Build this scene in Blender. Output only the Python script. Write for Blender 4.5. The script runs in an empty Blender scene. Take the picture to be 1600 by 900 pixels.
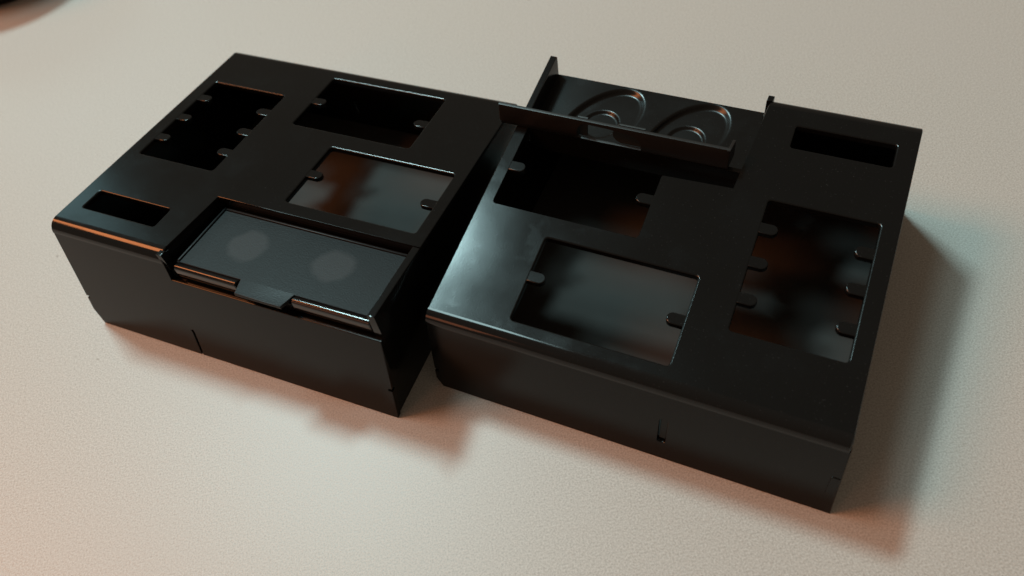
import bpy, bmesh, math, random
from mathutils import Vector, Matrix
from mathutils.geometry import tessellate_polygon
random.seed(7)
S = 0.001                      # dimensions below are in millimetres
scene = bpy.context.scene
coll = scene.collection

# ------------------------------------------------------------------ camera
CAM_H, PITCH, ROLL, FPX = 283.93, 0.939, -0.192, 1272.98
cd = bpy.data.cameras.new('camera')
cam = bpy.data.objects.new('camera', cd); coll.objects.link(cam)
c, s = math.cos(PITCH), math.sin(PITCH); cr, sr = math.cos(ROLL), math.sin(ROLL)
r0, f0, u0 = Vector((1, 0, 0)), Vector((0, c, -s)), Vector((0, s, c))
rt = cr * r0 + sr * u0; up = -sr * r0 + cr * u0
M = Matrix.Identity(4)
for i in range(3):
    M[i][0], M[i][1], M[i][2] = rt[i], up[i], -f0[i]
M.translation = Vector((0, 0, CAM_H * S))
cam.matrix_world = M
cd.sensor_width = 36.0; cd.sensor_fit = 'HORIZONTAL'
cd.lens = FPX / 1600 * 36
cd.clip_start = 0.01; cd.clip_end = 60
cd.dof.use_dof = True; cd.dof.focus_distance = 0.315; cd.dof.aperture_fstop = 9.0
scene.camera = cam

# ------------------------------------------------------------------ world and lamps (an indoor table at night)
w = bpy.data.worlds.new('World'); scene.world = w; w.use_nodes = True
bg = w.node_tree.nodes['Background']
bg.inputs[0].default_value = (1.0, 0.79, 0.58, 1); bg.inputs[1].default_value = 0.145

def area(name, loc, target, sx, sy, watts, col, roll=0):
    d = bpy.data.lights.new(name, 'AREA'); d.shape = 'RECTANGLE'; d.size = sx; d.size_y = sy
    d.energy = watts; d.color = col
    o = bpy.data.objects.new(name, d); coll.objects.link(o)
    o.location = loc
    q = (Vector(target) - Vector(loc)).to_track_quat('-Z', 'Y')
    o.rotation_euler = q.to_euler()
    return o
area('cool_ceiling_lamp', (-0.55, 1.27, 1.85), (0.0, 0.19, 0.0), 0.38, 0.20, 33, (0.63, 0.97, 1.0))
area('cool_ceiling_panel', (-0.56, 0.68, 1.86), (-0.56, 0.68, 0.0), 0.44, 0.40, 7.5, (0.66, 0.98, 1.0))
area('warm_side_lamp', (-2.3, 0.88, 2.75), (0.0, 0.19, 0.0), 1.2, 1.2, 64, (1.0, 0.32, 0.11))
area('warm_front_fill', (-1.7, -0.75, 0.85), (0.0, 0.19, 0.0), 0.6, 0.6, 3, (1.0, 0.32, 0.15))  # added dim fill: puts a reddish reflection on the rounded edges
area('cool_reflection_fill', (-1.85, 3.1, 1.80), (-0.1, 0.25, 0.05), 0.8, 0.9, 4.5, (0.50, 0.93, 1.0))  # added soft source for the teal reflection on the left plate, no real window

scene.view_settings.view_transform = 'Standard'
scene.view_settings.look = 'None'
scene.view_settings.exposure = -0.12
scene.view_settings.gamma = 1.0
scene.view_settings.use_curve_mapping = False

# ------------------------------------------------------------------ materials
def new_mat(name):
    m = bpy.data.materials.new(name); m.use_nodes = True
    nt = m.node_tree; b = nt.nodes['Principled BSDF']
    tc = nt.nodes.new('ShaderNodeTexCoord')
    return m, nt, b, tc
def noise(nt, tc, scale, detail=3, rough=0.5, coord='Object'):
    n = nt.nodes.new('ShaderNodeTexNoise'); n.inputs['Scale'].default_value = scale
    n.inputs['Detail'].default_value = detail; n.inputs['Roughness'].default_value = rough
    nt.links.new(tc.outputs[coord], n.inputs['Vector']); return n
def ramp(nt, src, stops):
    r = nt.nodes.new('ShaderNodeValToRGB'); e = r.color_ramp.elements
    while len(e) < len(stops): e.new(0.5)
    for el, (p, col) in zip(e, stops):
        el.position = p; el.color = (*col, 1) if len(col) == 3 else col
    nt.links.new(src, r.inputs[0]); return r
def mapr(nt, src, a, b, lo, hi):
    r = nt.nodes.new('ShaderNodeMapRange')
    r.inputs[1].default_value = a; r.inputs[2].default_value = b
    r.inputs[3].default_value = lo; r.inputs[4].default_value = hi
    nt.links.new(src, r.inputs[0]); return r
def mix(nt, fac, a, b, mode='MIX'):
    m = nt.nodes.new('ShaderNodeMix'); m.data_type = 'RGBA'; m.blend_type = mode
    for sock, v in ((m.inputs[0], fac), (m.inputs[6], a), (m.inputs[7], b)):
        if hasattr(v, 'is_output'): nt.links.new(v, sock)
        elif isinstance(v, (int, float)): sock.default_value = v
        else: sock.default_value = (*v, 1)
    return m.outputs[2]
def bump(nt, src, strength, dist, nrm=None):
    b = nt.nodes.new('ShaderNodeBump'); b.inputs['Strength'].default_value = strength
    b.inputs['Distance'].default_value = dist
    nt.links.new(src, b.inputs['Height'])
    if nrm is not None: nt.links.new(nrm, b.inputs['Normal'])
    return b.outputs['Normal']

def plastic(name, base, r_lo, r_hi, grain, spots=None, ior=1.45):
    m, nt, b, tc = new_mat(name)
    big = noise(nt, tc, 28, 4)
    fine = noise(nt, tc, 1700, 2)
    dustn = noise(nt, tc, 1500, 1)
    dust = ramp(nt, dustn.outputs['Fac'], [(0.70, (0, 0, 0)), (0.78, (1, 1, 1))])
    col = mix(nt, mapr(nt, dust.outputs[0], 0, 1, 0, 0.12).outputs[0], base, (0.11, 0.11, 0.11))
    rough = mapr(nt, big.outputs['Fac'], 0.3, 0.7, r_lo, r_hi).outputs[0]
    sm = noise(nt, tc, 75, 3, 0.6)
    smr = ramp(nt, sm.outputs['Fac'], [(0.57, (0, 0, 0)), (0.66, (1, 1, 1))])
    ad = nt.nodes.new('ShaderNodeMath'); ad.operation = 'MULTIPLY_ADD'; ad.inputs[1].default_value = 0.025
    nt.links.new(smr.outputs[0], ad.inputs[0]); nt.links.new(rough, ad.inputs[2]); rough = ad.outputs[0]
    if spots:
        g = None
        for (x, y, rad) in spots:
            v = nt.nodes.new('ShaderNodeVectorMath'); v.operation = 'DISTANCE'
            sx = nt.nodes.new('ShaderNodeVectorMath'); sx.operation = 'MULTIPLY'; sx.inputs[1].default_value = (1, 1, 0)
            nt.links.new(tc.outputs['Object'], sx.inputs[0]); nt.links.new(sx.outputs[0], v.inputs[0])
            v.inputs[1].default_value = (x * S, y * S, 0)
            wob = nt.nodes.new('ShaderNodeMath'); wob.operation = 'MULTIPLY_ADD'
            nn = noise(nt, tc, 160, 2)
            nt.links.new(nn.outputs['Fac'], wob.inputs[0]); wob.inputs[1].default_value = 0.003
            nt.links.new(v.outputs['Value'], wob.inputs[2])
            f = mapr(nt, wob.outputs[0], rad * S + 0.0002, rad * S + 0.0026, 1, 0).outputs[0]
            if g is None: g = f
            else:
                mx = nt.nodes.new('ShaderNodeMath'); mx.operation = 'MAXIMUM'
                nt.links.new(g, mx.inputs[0]); nt.links.new(f, mx.inputs[1]); g = mx.outputs[0]
        sc = nt.nodes.new('ShaderNodeMath'); sc.operation = 'MULTIPLY'; sc.inputs[1].default_value = 0.55
        nt.links.new(g, sc.inputs[0])
        col = mix(nt, sc.outputs[0], col, (0.04, 0.041, 0.043))
    nt.links.new(col, b.inputs['Base Color'])
    nt.links.new(rough, b.inputs['Roughness'])
    b.inputs['IOR'].default_value = ior
    n1 = bump(nt, fine.outputs['Fac'], grain, 0.000022)
    wv = noise(nt, tc, 60, 1)
    n2 = bump(nt, wv.outputs['Fac'], 0.06, 0.0004, n1)
    nt.links.new(n2, b.inputs['Normal'])
    return m
M_PL = plastic('black_plastic', (0.0045, 0.0048, 0.0048), 0.13, 0.19, 0.30, ior=1.40)
M_EDGE = plastic('black_gloss_plastic', (0.006, 0.006, 0.006), 0.08, 0.13, 0.10)
M_WALL = plastic('black_wall_plastic', (0.0035, 0.0038, 0.0034), 0.12, 0.18, 0.18, ior=1.28)
M_STRIP = plastic('black_strip_plastic', (0.016, 0.014, 0.013), 0.30, 0.40, 0.3)
M_TRAY = plastic('black_tray_plastic', (0.0055, 0.005, 0.0045), 0.20, 0.28, 0.4, ior=1.36)
M_CLIP = plastic('grey_black_plastic', (0.024, 0.025, 0.024), 0.34, 0.46, 0.4)
M_BOT = plastic('black_inner_plastic', (0.050, 0.047, 0.044), 0.55, 0.66, 0.8, ior=1.2)
W_, D_ = 150.0, 130.06
M_COV = plastic('black_matte_plastic', (0.0052, 0.0054, 0.0058), 0.40, 0.48, 2.5, ior=1.32,
                spots=[(81.8 - 75, 18.3 - 65.03, 8.0), (119.6 - 75, 19.6 - 65.03, 8.0)])

def laminate():
    m, nt, b, tc = new_mat('beige_laminate')
    a = noise(nt, tc, 1500, 3, 0.65); bb = noise(nt, tc, 2300, 2, 0.6); big = noise(nt, tc, 14, 4)
    col = ramp(nt, a.outputs['Fac'], [(0.32, (0.355, 0.32, 0.285)), (0.5, (0.505, 0.470, 0.430)), (0.68, (0.62, 0.59, 0.55))])
    c2 = mix(nt, mapr(nt, big.outputs['Fac'], 0.3, 0.7, 0.0, 0.22).outputs[0], col.outputs[0], (0.50, 0.47, 0.445))
    sp = ramp(nt, bb.outputs['Fac'], [(0.66, (0, 0, 0)), (0.74, (1, 1, 1))])
    c3 = mix(nt, mapr(nt, sp.outputs[0], 0, 1, 0, 0.35).outputs[0], c2, (0.30, 0.26, 0.225))
    dk = noise(nt, tc, 210, 1); dks = ramp(nt, dk.outputs['Fac'], [(0.80, (0, 0, 0)), (0.83, (1, 1, 1))])
    c4 = mix(nt, mapr(nt, dks.outputs[0], 0, 1, 0, 0.5).outputs[0], c3, (0.20, 0.16, 0.12))
    nt.links.new(c4, b.inputs['Base Color'])
    nt.links.new(mapr(nt, a.outputs['Fac'], 0.3, 0.7, 0.36, 0.50).outputs[0], b.inputs['Roughness'])
    n1 = bump(nt, a.outputs['Fac'], 0.28, 0.00014)
    nt.links.new(n1, b.inputs['Normal'])
    return m
M_TAB = laminate()

# ------------------------------------------------------------------ helpers
def finish(name, bm, mat, parent=None, sharp=35, recalc=True):
    if recalc: bmesh.ops.recalc_face_normals(bm, faces=bm.faces)
    me = bpy.data.meshes.new(name); bm.to_mesh(me); bm.free()
    me.polygons.foreach_set('use_smooth', [not f.select for f in me.polygons])
    me.set_sharp_from_angle(angle=math.radians(sharp))
    for ed in me.edges:
        if ed.use_seam: ed.use_edge_sharp = True; ed.use_seam = False
    me.materials.append(mat)
    o = bpy.data.objects.new(name, me); coll.objects.link(o)
    if parent: o.parent = parent
    return o
def area2(p):
    return 0.5 * sum(p[i][0] * p[(i + 1) % len(p)][1] - p[(i + 1) % len(p)][0] * p[i][1] for i in range(len(p)))
def offset(p, e):
    """shift a loop to its left by e (a number, or one per edge)"""
    n = len(p); out = []
    es = e if isinstance(e, (list, tuple)) else [e] * n
    for i in range(n):
        a, b, c_ = Vector(p[i - 1]), Vector(p[i]), Vector(p[(i + 1) % n])
        d1 = (b - a).normalized(); d2 = (c_ - b).normalized()
        n1 = Vector((-d1.y, d1.x)); n2 = Vector((-d2.y, d2.x))
        e1, e2 = es[i - 1], es[i]
        cr_ = d1.x * d2.y - d1.y * d2.x
        if abs(cr_) < 1e-4: out.append(tuple(b + n2 * e2)); continue
        q1 = a + n1 * e1; q2 = b + n2 * e2
        t = ((q2.x - q1.x) * d2.y - (q2.y - q1.y) * d2.x) / cr_
        out.append(tuple(q1 + d1 * t))
    return out
def slab(bm, outer, holes, fn, t, e=0.35, eo=None, seg=2):
    """plate with holes; fn(x, y, depth) -> point in mm; edges rounded by e (outer edges: eo, one per edge)"""
    loops = []
    for k, lp in enumerate([outer] + list(holes)):
        lp = [tuple(q) for q in lp]
        if (area2(lp) > 0) != (k == 0):
            lp.reverse()
        loops.append(lp)
    rings = []
    for k, lp in enumerate(loops):
        ek = (eo if (k == 0 and eo is not None) else e)
        em = max(ek) if isinstance(ek, (list, tuple)) else ek
        levels = []
        for j in range(seg + 1):
            a = math.pi / 2 * j / seg
            f = 1 - math.sin(a)
            oe = [v * f for v in ek] if isinstance(ek, (list, tuple)) else ek * f
            levels.append((offset(lp, oe), em * (1 - math.cos(a))))
        levels.append((lp, t))
        rings.append([[bm.verts.new(Vector(fn(x, y, d)) * S) for x, y in pts] for pts, d in levels])
    top = [r[0] for r in rings]; bot = [r[-1] for r in rings]
    for grp, src in ((top, 0), (bot, -1)):
        flat = [v for r in grp for v in r]
        pts = []
        for k, lp in enumerate(loops):
            ek = (eo if (k == 0 and eo is not None) else e)
            p2 = offset(lp, ek) if src == 0 else lp
            pts.append([Vector((x, y, 0)) for x, y in p2])
        for tri in tessellate_polygon(pts):
            try: bm.faces.new([flat[i] for i in tri]).select = True      # flat-shaded cap
            except ValueError: pass
    for r in rings:
        for a, b in zip(r[:-1], r[1:]):
            n = len(a)
            for i in range(n):
                j = (i + 1) % n
                try: bm.faces.new((a[i], b[i], b[j], a[j]))
                except ValueError: pass
        for ring in (r[0], r[-1]):          # keep the flat faces flat-shaded up to the rounded rim
            for i in range(len(ring)):
                ed = bm.edges.get((ring[i], ring[(i + 1) % len(ring)]))
                if ed: ed.seam = True
def rrect(x0, x1, y0, y1, r, n=4):
    out = []
    for cx, cy, a0 in ((x1 - r, y1 - r, 0), (x0 + r, y1 - r, 90), (x0 + r, y0 + r, 180), (x1 - r, y0 + r, 270)):
        for i in range(n + 1):
            a = math.radians(a0 + 90 * i / n)
            out.append((cx + r * math.cos(a), cy + r * math.sin(a)))
    return out
def extrude_x(bm, prof, x0, x1, e=0.3):
    """closed (y, z) profile run along x with slightly rounded ends"""
    if area2(prof) < 0: prof = prof[::-1]
    inn = offset(prof, e)
    secs = [(x0, inn), (x0 + e, prof), (x1 - e, prof), (x1, inn)]
    rings = [[bm.verts.new(Vector((x, y, z)) * S) for y, z in p] for x, p in secs]
    n = len(prof)
    for a, b in zip(rings[:-1], rings[1:]):
        for i in range(n):
            bm.faces.new((a[i], a[(i + 1) % n], b[(i + 1) % n], b[i]))
    for r, p in ((rings[0], secs[0][1]), (rings[-1], secs[-1][1])):
        for tri in tessellate_polygon([[Vector((y, z, 0)) for y, z in p]]):
            try: bm.faces.new([r[i] for i in tri])
            except ValueError: pass

# ------------------------------------------------------------------ the setting: the table
bm = bmesh.new()
slab(bm, rrect(-900, 900, -500, 1500, 25), [], lambda x, y, d: (x, y, -d), 30, e=3)
table = finish('table_top', bm, M_TAB)
table['kind'] = 'structure'

# ------------------------------------------------------------------ the housing: one moulding, seen twice
CX, CY = W_ / 2, D_ / 2
ZT0, SL = 49.42, -0.1206                 # height of the sloping top at mid depth and its slope
def zt(y): return ZT0 + SL * (y - CY)
KF, KB = 10.92 / 57.26, 6.01 / 41.58     # lean of the front and rear walls
def yf(z): return -10.92 + KF * z
def yb(z): return D_ + 6.01 - KB * z
def P(x, y, z): return (x - CX, y - CY, z)
def top_fn(x, y, d): return P(x, y, zt(y) - d)
TX, TY = 58.2, 34.84                     # inner corner of the tray recess
HOLES = {'a': (6.6, 45.56, 47.84, 103.15), 'b': (60.57, 118.83, 85.95, 121.83),
         'c': (86.09, 144.73, 41.07, 76.74), 'd': (7.36, 43.8, 12.04, 22.61)}
TABS = [('a', 0, 60.6), ('a', 0, 75.6), ('a', 0, 90.9), ('a', 1, 60.2), ('a', 1, 74.7), ('a', 1, 89.8),
        ('b', 0, 104.2), ('b', 1, 103.0), ('c', 0, 59.2), ('c', 1, 58.0)]

def fillet(line_k, r):
    """centre and end angles of the rounded edge between a leaning wall and the sloping top"""
    if line_k == 'front':
        nw = Vector((-1, KF)).normalized(); pw = Vector((-10.92, 0))
    else:
        nw = Vector((1, KB)).normalized(); pw = Vector((D_ + 6.01, 0))
    nt_ = Vector((-SL, 1)).normalized(); pt = Vector((CY, ZT0))
    # centre c: (c - pw).nw = -r, (c - pt).nt = -r
    a1, b1, c1 = nw.x, nw.y, nw.dot(pw) - r
    a2, b2, c2 = nt_.x, nt_.y, nt_.dot(pt) - r
    det = a1 * b2 - a2 * b1
    ctr = Vector(((c1 * b2 - c2 * b1) / det, (a1 * c2 - a2 * c1) / det))
    return ctr, math.atan2(nw.y, nw.x), math.atan2(nt_.y, nt_.x)
def edge_profile(side, r, th=2.4):
    ctr, aw, at = fillet(side, r)
    if side == 'front':
        if aw < 0: aw += 2 * math.pi
        aw2 = aw + 0.10                  # rolls a little under, onto the wall
    else:
        aw2 = aw - 0.10
    n = 14
    outer = [ctr + r * Vector((math.cos(aw2 + (at - aw2) * i / n), math.sin(aw2 + (at - aw2) * i / n))) for i in range(n + 1)]
    inner = [ctr + (r - th) * Vector((math.cos(aw2 + (at - aw2) * i / 5), math.sin(aw2 + (at - aw2) * i / 5))) for i in range(6)]
    return [tuple(q) for q in outer] + [tuple(q) for q in reversed(inner)], outer[-1].x, ctr + r * Vector((math.cos(aw), math.sin(aw)))

def swirl_depth(x, y):
    """finger scoops pressed into the tray floor: a comet-shaped dish with a round dimple in it"""
    dep = 0.0
    for cx, cy in ((120.2, 20.8), (84.3, 20.4)):
        # dish: an egg tilted towards the outer corner, deep along one flank and its tip, running out on the other
        dx, dy = x - cx, y - cy
        al = -0.50 * dx - 0.866 * dy; pe = -0.866 * dx + 0.50 * dy
        q = math.sqrt((al / 22.0) ** 2 + (pe / 13.2) ** 2)
        ramp_ = max(0.0, min(1.0, (0.6 * al + 0.9 * dx + 9.0) / 17.0))
        k = max(0.0, min(1.0, (1.0 - q) / 0.12)); k = k * k * (3 - 2 * k)
        dd = 2.0 * ramp_ * k
        q2 = math.hypot(x - cx, y - cy)
        k2 = max(0.0, min(1.0, (7.8 - q2) / 0.9)); k2 = k2 * k2 * (3 - 2 * k2)
        dep = max(dep, dd + 1.1 * k2)
    return dep

def housing(name, loc, rotz, label, covered):
    root = bpy.data.objects.new(name, None); coll.objects.link(root)
    root.location = (loc[0] * S, loc[1] * S, 0); root.rotation_euler = (0, 0, rotz)
    root.empty_display_size = 0.02
    root['label'] = label; root['category'] = 'plastic housing'
    pf, yF, twF = edge_profile('front', 5.0)
    pb, yB, twB = edge_profile('rear', 5.0)

    # top plate: L-shaped round the tray, with its openings
    outer = [(0, yF), (56.2, yF), (TX, TY), (W_, TY), (W_, yB), (0, yB)]
    eo = [0, 0.25, 0.25, 0.5, 0, 0.5]
    holes = [rrect(*HOLES[k], 1.3 if k != 'd' else 1.0) for k in 'abcd']
    if not covered:
        # the bridge between the tray and the next opening is gone: both run into one gap
        x0, x1, y0, y1 = HOLES['c']
        g = rrect(x0, x1, y0, y1, 1.3)
        outer = [(0, yF), (56.2, yF), (TX + 0.9, 46.2), (x0 - 0.6, 47.3), (x0, 48.0)] + g[9:4:-1] + g[4::-1] + [(x1, TY), (W_, TY), (W_, yB), (0, yB)]
        n_ = len(outer)
        eo = [0] + [0.3] * (n_ - 5) + [0.4, 0.5, 0, 0.5]
        holes = [rrect(*HOLES[k], 1.3 if k != 'd' else 1.0) for k in 'abd']
    bm = bmesh.new(); slab(bm, outer, holes, top_fn, 2.4, e=0.55, eo=eo, seg=3)
    plate = finish('top_plate', bm, M_PL, root)
    for k, side, yc in TABS:
        x0, x1 = HOLES[k][:2]
        L, hw = 6.3, 2.25
        pts = [(-2.0, -hw), (L - hw, -hw)]
        pts += [(L - hw + hw * math.cos(math.radians(a)), hw * math.sin(math.radians(a))) for a in range(-75, 76, 25)]
        pts += [(L - hw, hw), (-2.0, hw)]
        pts = [(x0 + px, yc + py) if side == 0 else (x1 - px, yc + py) for px, py in pts]
        bm = bmesh.new(); slab(bm, pts, [], lambda x, y, d: top_fn(x, y, d + 0.12), 2.0, e=0.35, seg=3)
        finish('tab', bm, M_PL, plate)

    # rounded front and rear edges
    bm = bmesh.new(); extrude_x(bm, [(y - CY, z) for y, z in pf], 0 - CX, 56.0 - CX)
    finish('front_edge', bm, M_EDGE, root)
    bm = bmesh.new(); extrude_x(bm, [(y - CY, z) for y, z in pb], 0 - CX, W_ - CX)
    finish('rear_edge', bm, M_EDGE, root)

    # front wall, with the latch slit, the two end notches and the low top below the tray
    def xl(z): return -2.75 * (1 - z / 57.0)
    ztop, zled = twF.y - 0.2, 44.0
    def side_notch(z0, x, sg): return [(x, z0), (x + sg * 1.6, z0 + 0.2), (x + sg * 1.6, z0 + 1.3), (x, z0 + 1.5)]
    wl = [(0.4, 0.0), (54.2, 0.0), (54.9, 14.0), (54.3, 15.2), (55.6, 15.6), (55.9, 14.2), (55.1, 0.0), (149.9, 0.0)]
    wl += side_notch(16.0, 149.95, -1)
    wl += [(149.9, zled), (56.6, zled), (56.2, ztop), (xl(ztop) + 0.4, ztop)]
    wl += list(reversed(side_notch(15.0, xl(15) + 0.3, 1)))
    wl += [(xl(8) + 0.2, 8.0)]
    bm = bmesh.new()
    slab(bm, wl, [], lambda x, z, d: P(x, yf(z) + 0.14 + d, z), 2.2, e=0.25)
    finish('front_wall', bm, M_WALL, root)

    # rear wall with its upright slot
    ztb = twB.y - 0.2
    wl = [(0.0 - 2.4, 0.0), (147.5, 0.0), (150.0, 4.5)] + side_notch(9.0, 150.0, -1)
    wl += [(149.9, ztb), (xl(ztb) + 0.5, ztb)]
    bm = bmesh.new()
    slab(bm, wl, [rrect(56.9, 59.9, 10.2, 23.8, 0.7, 2)], lambda x, z, d: P(x, yb(z) - 0.14 - d, z), 2.2, e=0.3)
    rw = finish('rear_wall', bm, M_WALL, root)
    bm = bmesh.new()
    slab(bm, rrect(56.9, 59.6, 10.4, 23.6, 0.5, 2), [], lambda x, z, d: P(x, yb(z) - 1.2 - d, z), 2.0, e=0.2)
    finish('latch', bm, M_WALL, rw)
    bm = bmesh.new()
    slab(bm, rrect(-1.05, 2.0, 12.0, 22.0, 0.4, 2), [], lambda x, z, d: P(x, yb(z) + 0.12 - d, z), 1.0, e=0.2)
    finish('latch', bm, M_WALL, rw)

    # side walls
    def zsl(y): return zt(y) - 1.6
    pts = [(yf(0) + 1.2, 0), (yb(0) - 1.4, 0), (yb(zsl(128)) - 2.2, zsl(128)), (yf(zsl(4)) + 2.4, zsl(4))]
    bm = bmesh.new(); slab(bm, pts, [], lambda y, z, d: P(xl(z) + 0.55 + d, y, z), 2.2, e=0.25)
    finish('side_wall', bm, M_WALL, root)
    pts = [(yf(0) + 1.2, 0), (yb(0) - 1.4, 0), (yb(zsl(128)) - 2.2, zsl(128)), (TY + 0.5, zsl(TY + .5)), (TY + .5, 44.2), (yf(44) + 1.0, 43.4)]
    bm = bmesh.new(); slab(bm, pts, [], lambda y, z, d: P(149.4 - d, y, z), 2.2, e=0.25)
    finish('side_wall', bm, M_WALL, root)

    # black bottom panel closing the shell
    bm = bmesh.new()
    slab(bm, [(0.4, -7.5), (147.0, -7.5), (147.0, 133.4), (0.4, 133.4)], [], lambda x, y, d: P(x, y, 3.2 - d), 2.4, e=0.3)
    finish('bottom_panel', bm, M_BOT, root)

    # tray: floor with two pressed scoops, skirts to the plate and the outer fin
    FD = 9.0
    bm = bmesh.new()
    x0, x1, y0, y1 = TX - 0.4, 147.6, 0.0, (TY + 0.3 if covered else 38.0)
    nx, ny = 190, 78
    g = [[bm.verts.new(Vector(top_fn(x0 + (x1 - x0) * i / nx, y0 + (y1 - y0) * j / ny,
              FD + (0 if covered else swirl_depth(x0 + (x1 - x0) * i / nx, y0 + (y1 - y0) * j / ny)))) * S)
          for i in range(nx + 1)] for j in range(ny + 1)]
    for j in range(ny):
        for i in range(nx):
            bm.faces.new((g[j][i], g[j][i + 1], g[j + 1][i + 1], g[j + 1][i]))
    lowF = [bm.verts.new(Vector(P(x0 + (x1 - x0) * i / nx, y0 + 0.2, 42.0)) * S) for i in range(nx + 1)]
    for i in range(nx): bm.faces.new((lowF[i], lowF[i + 1], g[0][i + 1], g[0][i]))
    tray = finish('tray_floor', bm, M_TRAY, root, sharp=60)
    # skirts
    bm = bmesh.new()
    ys = TY + 0.15 if covered else 37.0
    xs = W_ - 0.6 if covered else 144.5
    slab(bm, [(TX - 1.6, ys), (xs, ys), (xs, ys + 1.8), (TX - 1.6, ys + 1.8)], [],
         lambda x, y, d: top_fn(x, y, d + (1.4 if covered else 0.15)), 10.6, e=0.1)
    finish('tray_side', bm, M_PL, root)
    bm = bmesh.new()
    slab(bm, [(54.6, 1.2), (56.35, 1.2), (TX + 0.15, TY + 0.6), (TX - 1.6, TY + 0.6)] if covered else [(54.6, 1.2), (56.35, 1.2), (TX + 1.0, 46.4), (TX - 0.8, 46.4)], [],
         lambda x, y, d: top_fn(x, y, d + 1.4), 9.6, e=0.1)
    finish('tray_side', bm, M_PL, root)
    bm = bmesh.new()
    slab(bm, [(147.0, -0.6), (150.0, -0.6), (150.0, TY - 0.25), (147.0, TY - 0.25)], [],
         lambda x, y, d: top_fn(x, y, d), 15.5, e=0.4)
    finish('tray_fin', bm, M_PL, root)

    bm = bmesh.new()
    slab(bm, [(54.9, -0.3), (57.3, -0.3), (57.5, 2.4), (55.1, 2.4)], [], lambda x, y, d: top_fn(x, y, d - 0.12), 9.0, e=0.3)
    finish('corner_post', bm, M_PL, root)

    if covered:
        # matte cover lying in the tray: panel with a tongue, and two rolled lips along its front
        CD = 5.6
        pts = [(59.6, 2.4), (89.4, 2.4), (91.2, -4.2), (111.4, -4.2), (113.3, 2.4), (146.6, 2.4), (146.6, TY - 0.5), (59.9, TY - 0.5)]
        bm = bmesh.new(); slab(bm, pts, [], lambda x, y, d: top_fn(x, y, d + CD), 1.6, e=0.3)
        cover = finish('tray_cover', bm, M_COV, root)
        # raised narrow border on the panel
        for (xa, ya, xb, yb_) in ((59.7, 2.8, 60.9, TY - 0.7), (60.9, TY - 2.1, 146.4, TY - 0.7)):
            bm = bmesh.new()
            slab(bm, [(xa, ya), (xb, ya), (xb, yb_), (xa, yb_)], [], lambda x, y, d: top_fn(x, y, d + CD - 0.7), 1.2, e=0.5, seg=3)
            finish('rim', bm, M_COV, cover)
        zc = zt(0.8) - CD - 0.9
        for xa, xb in ((60.4, 89.0), (113.8, 146.4)):
            pr = []
            for i in range(13):
                a = math.radians(15 + 165 * i / 12)
                pr.append((0.5 + 1.4 * math.cos(a) - CY, zc + 1.4 * math.sin(a)))
            pr += [(-0.9 - CY, zc - 2.2), (-0.6 - CY, zc - 4.5), (2.3 - CY, zc - 4.5), (2.3 - CY, zc + 0.2)]
            bm = bmesh.new(); extrude_x(bm, pr, xa - CX, xb - CX, 0.3)
            finish('lip', bm, M_EDGE, cover)
    return root

LX, LY, LA = -79.71, 259.33, -0.534
RX, RY, RA = 64.40, 188.28, -0.557
housing('plastic_housing', (LX, LY), LA, 'black plastic housing with its shallow tray covered by a matte panel with a tongue', True)
hr = housing('plastic_housing', (RX, RY), RA + math.pi, 'black plastic housing with open tray showing two pressed swirls and a loose strip on top', False)

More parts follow.
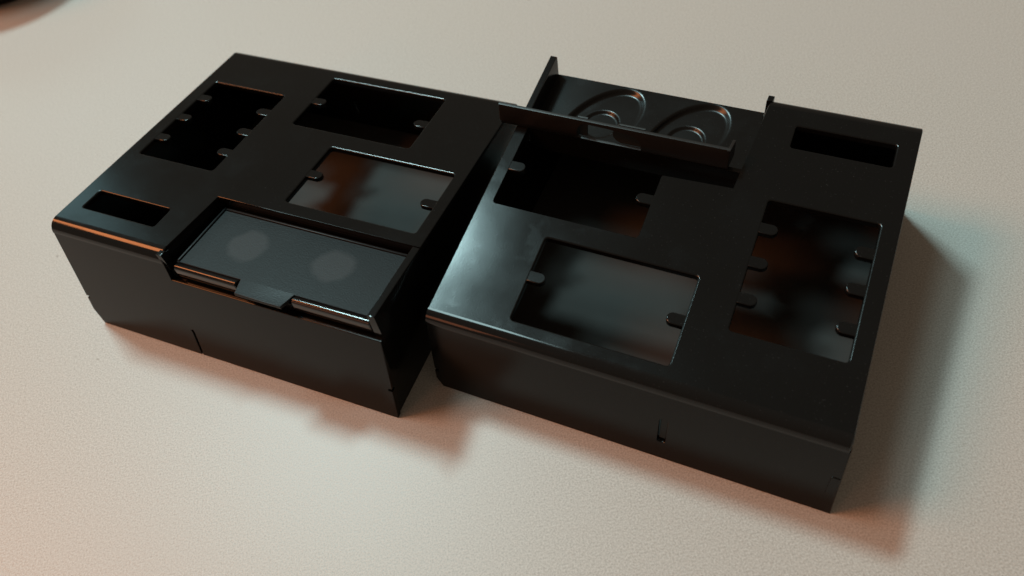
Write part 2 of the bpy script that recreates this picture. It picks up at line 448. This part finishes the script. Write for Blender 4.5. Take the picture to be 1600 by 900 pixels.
# ------------------------------------------------------------------ loose strip standing on the edge of the open tray
def loose_strip():
    root = bpy.data.objects.new('plastic_strip', None); coll.objects.link(root)
    y0 = 40.0
    zb = zt(y0) + 0.02
    # base point: local point of the housing -> world
    def loc2w(x, y):
        a = RA + math.pi; dx, dy = x - CX, y - CY
        return (RX + math.cos(a) * dx - math.sin(a) * dy, RY + math.sin(a) * dx + math.cos(a) * dy)
    bx, by = loc2w(110, y0)
    root.location = (bx * S, by * S, zb * S); root.rotation_euler = (0, 0, RA + math.pi + 0.004)
    root['label'] = 'thin black plastic strip with a rounded cutout, standing across the open tray'
    root['category'] = 'plastic strip'
    root.empty_display_size = 0.01
    # face in (x, z); depth towards the tray; lower 2 mm leans back
    def fn(x, z, d):
        lean = max(0.0, 2.6 - z) * 0.5 + 0.14 * z
        return (x, -lean - d, z)
    x0, x1, h = -46.8, 46.9, 9.9
    cut = [(-12.6, 0.7)]
    cut += [(-13.0, 2.0), (-12.9, 3.9), (-11.9, 5.6), (-10.2, 6.9), (-7.4, 7.7), (-3.0, 7.9), (0.5, 8.3), (6.0, 8.4), (9.6, 8.5), (11.6, 7.6), (12.9, 5.9), (13.3, 3.6), (13.1, 1.6), (11.9, 0.7), (4.0, 0.55), (-6.0, 0.8)]
    outl = [(x0, 0), (-14.4, 0.0), (14.4, 0.0), (x1, 0), (x1, 2.3), (x1, h), (x0, h), (x0, 2.3)]
    bm = bmesh.new()
    slab(bm, outl, [cut], fn, 1.3, e=0.22)
    finish('strip_face', bm, M_STRIP, root)
    bm = bmesh.new()
    slab(bm, [(-13.6, 0.6), (-4.0, 0.6), (-2.2, 1.4), (-0.8, 3.0), (-0.6, 4.8), (-1.6, 7.4), (-3.4, 9.0), (-13.6, 9.0)], [], lambda x, z, d: (x, -1.5 - 0.14 * z - 1.27 - d, z), 0.8, e=0.15)
    finish('clip', bm, M_CLIP, root)
    bm = bmesh.new()
    slab(bm, [(9.8, 0.6), (13.8, 0.6), (13.8, 8.9), (9.8, 8.9)], [], lambda x, z, d: (x, -1.5 - 0.14 * z - 1.27 - d, z), 0.8, e=0.15)
    finish('clip', bm, M_CLIP, root)
    bm = bmesh.new()   # return at the end
    slab(bm, [(-0.9, 0.9), (-0.9, h), (-7.5, h - 0.3), (-7.5, 0.9 - 7.5 * SL + 0.2)], [], lambda y, z, d: (x0 + d - (-(y) * 0.10), y, z), 1.2, e=0.2)
    finish('end_return', bm, M_STRIP, root)
    return root
loose_strip()

# ------------------------------------------------------------------ round black object at the far end of the table
def round_pot():
    root = bpy.data.objects.new('round_container', None); coll.objects.link(root)
    root.location = (-0.300, 0.563, 0); root['label'] = 'plain black round container standing apart from the two housings'
    root['category'] = 'container'; root.empty_display_size = 0.02
    def lathe(prof, name, mat, seg=64):
        bm = bmesh.new(); rings = []
        for r, z in prof:
            rings.append([bm.verts.new(Vector((r * math.cos(2 * math.pi * i / seg), r * math.sin(2 * math.pi * i / seg), z)) * S) for i in range(seg)])
        for a, b in zip(rings[:-1], rings[1:]):
            for i in range(seg): bm.faces.new((a[i], a[(i + 1) % seg], b[(i + 1) % seg], b[i]))
        bm.faces.new(rings[0]); bm.faces.new(rings[-1])
        finish(name, bm, mat, root)
    lathe([(52, 0), (55, 1.2), (57, 5), (58, 30), (58, 44), (57, 46)], 'body', M_WALL)
    lathe([(59, 45.5), (60, 46.5), (60, 58), (58.5, 60), (52, 61)], 'lid', M_PL)
    return root
round_pot()
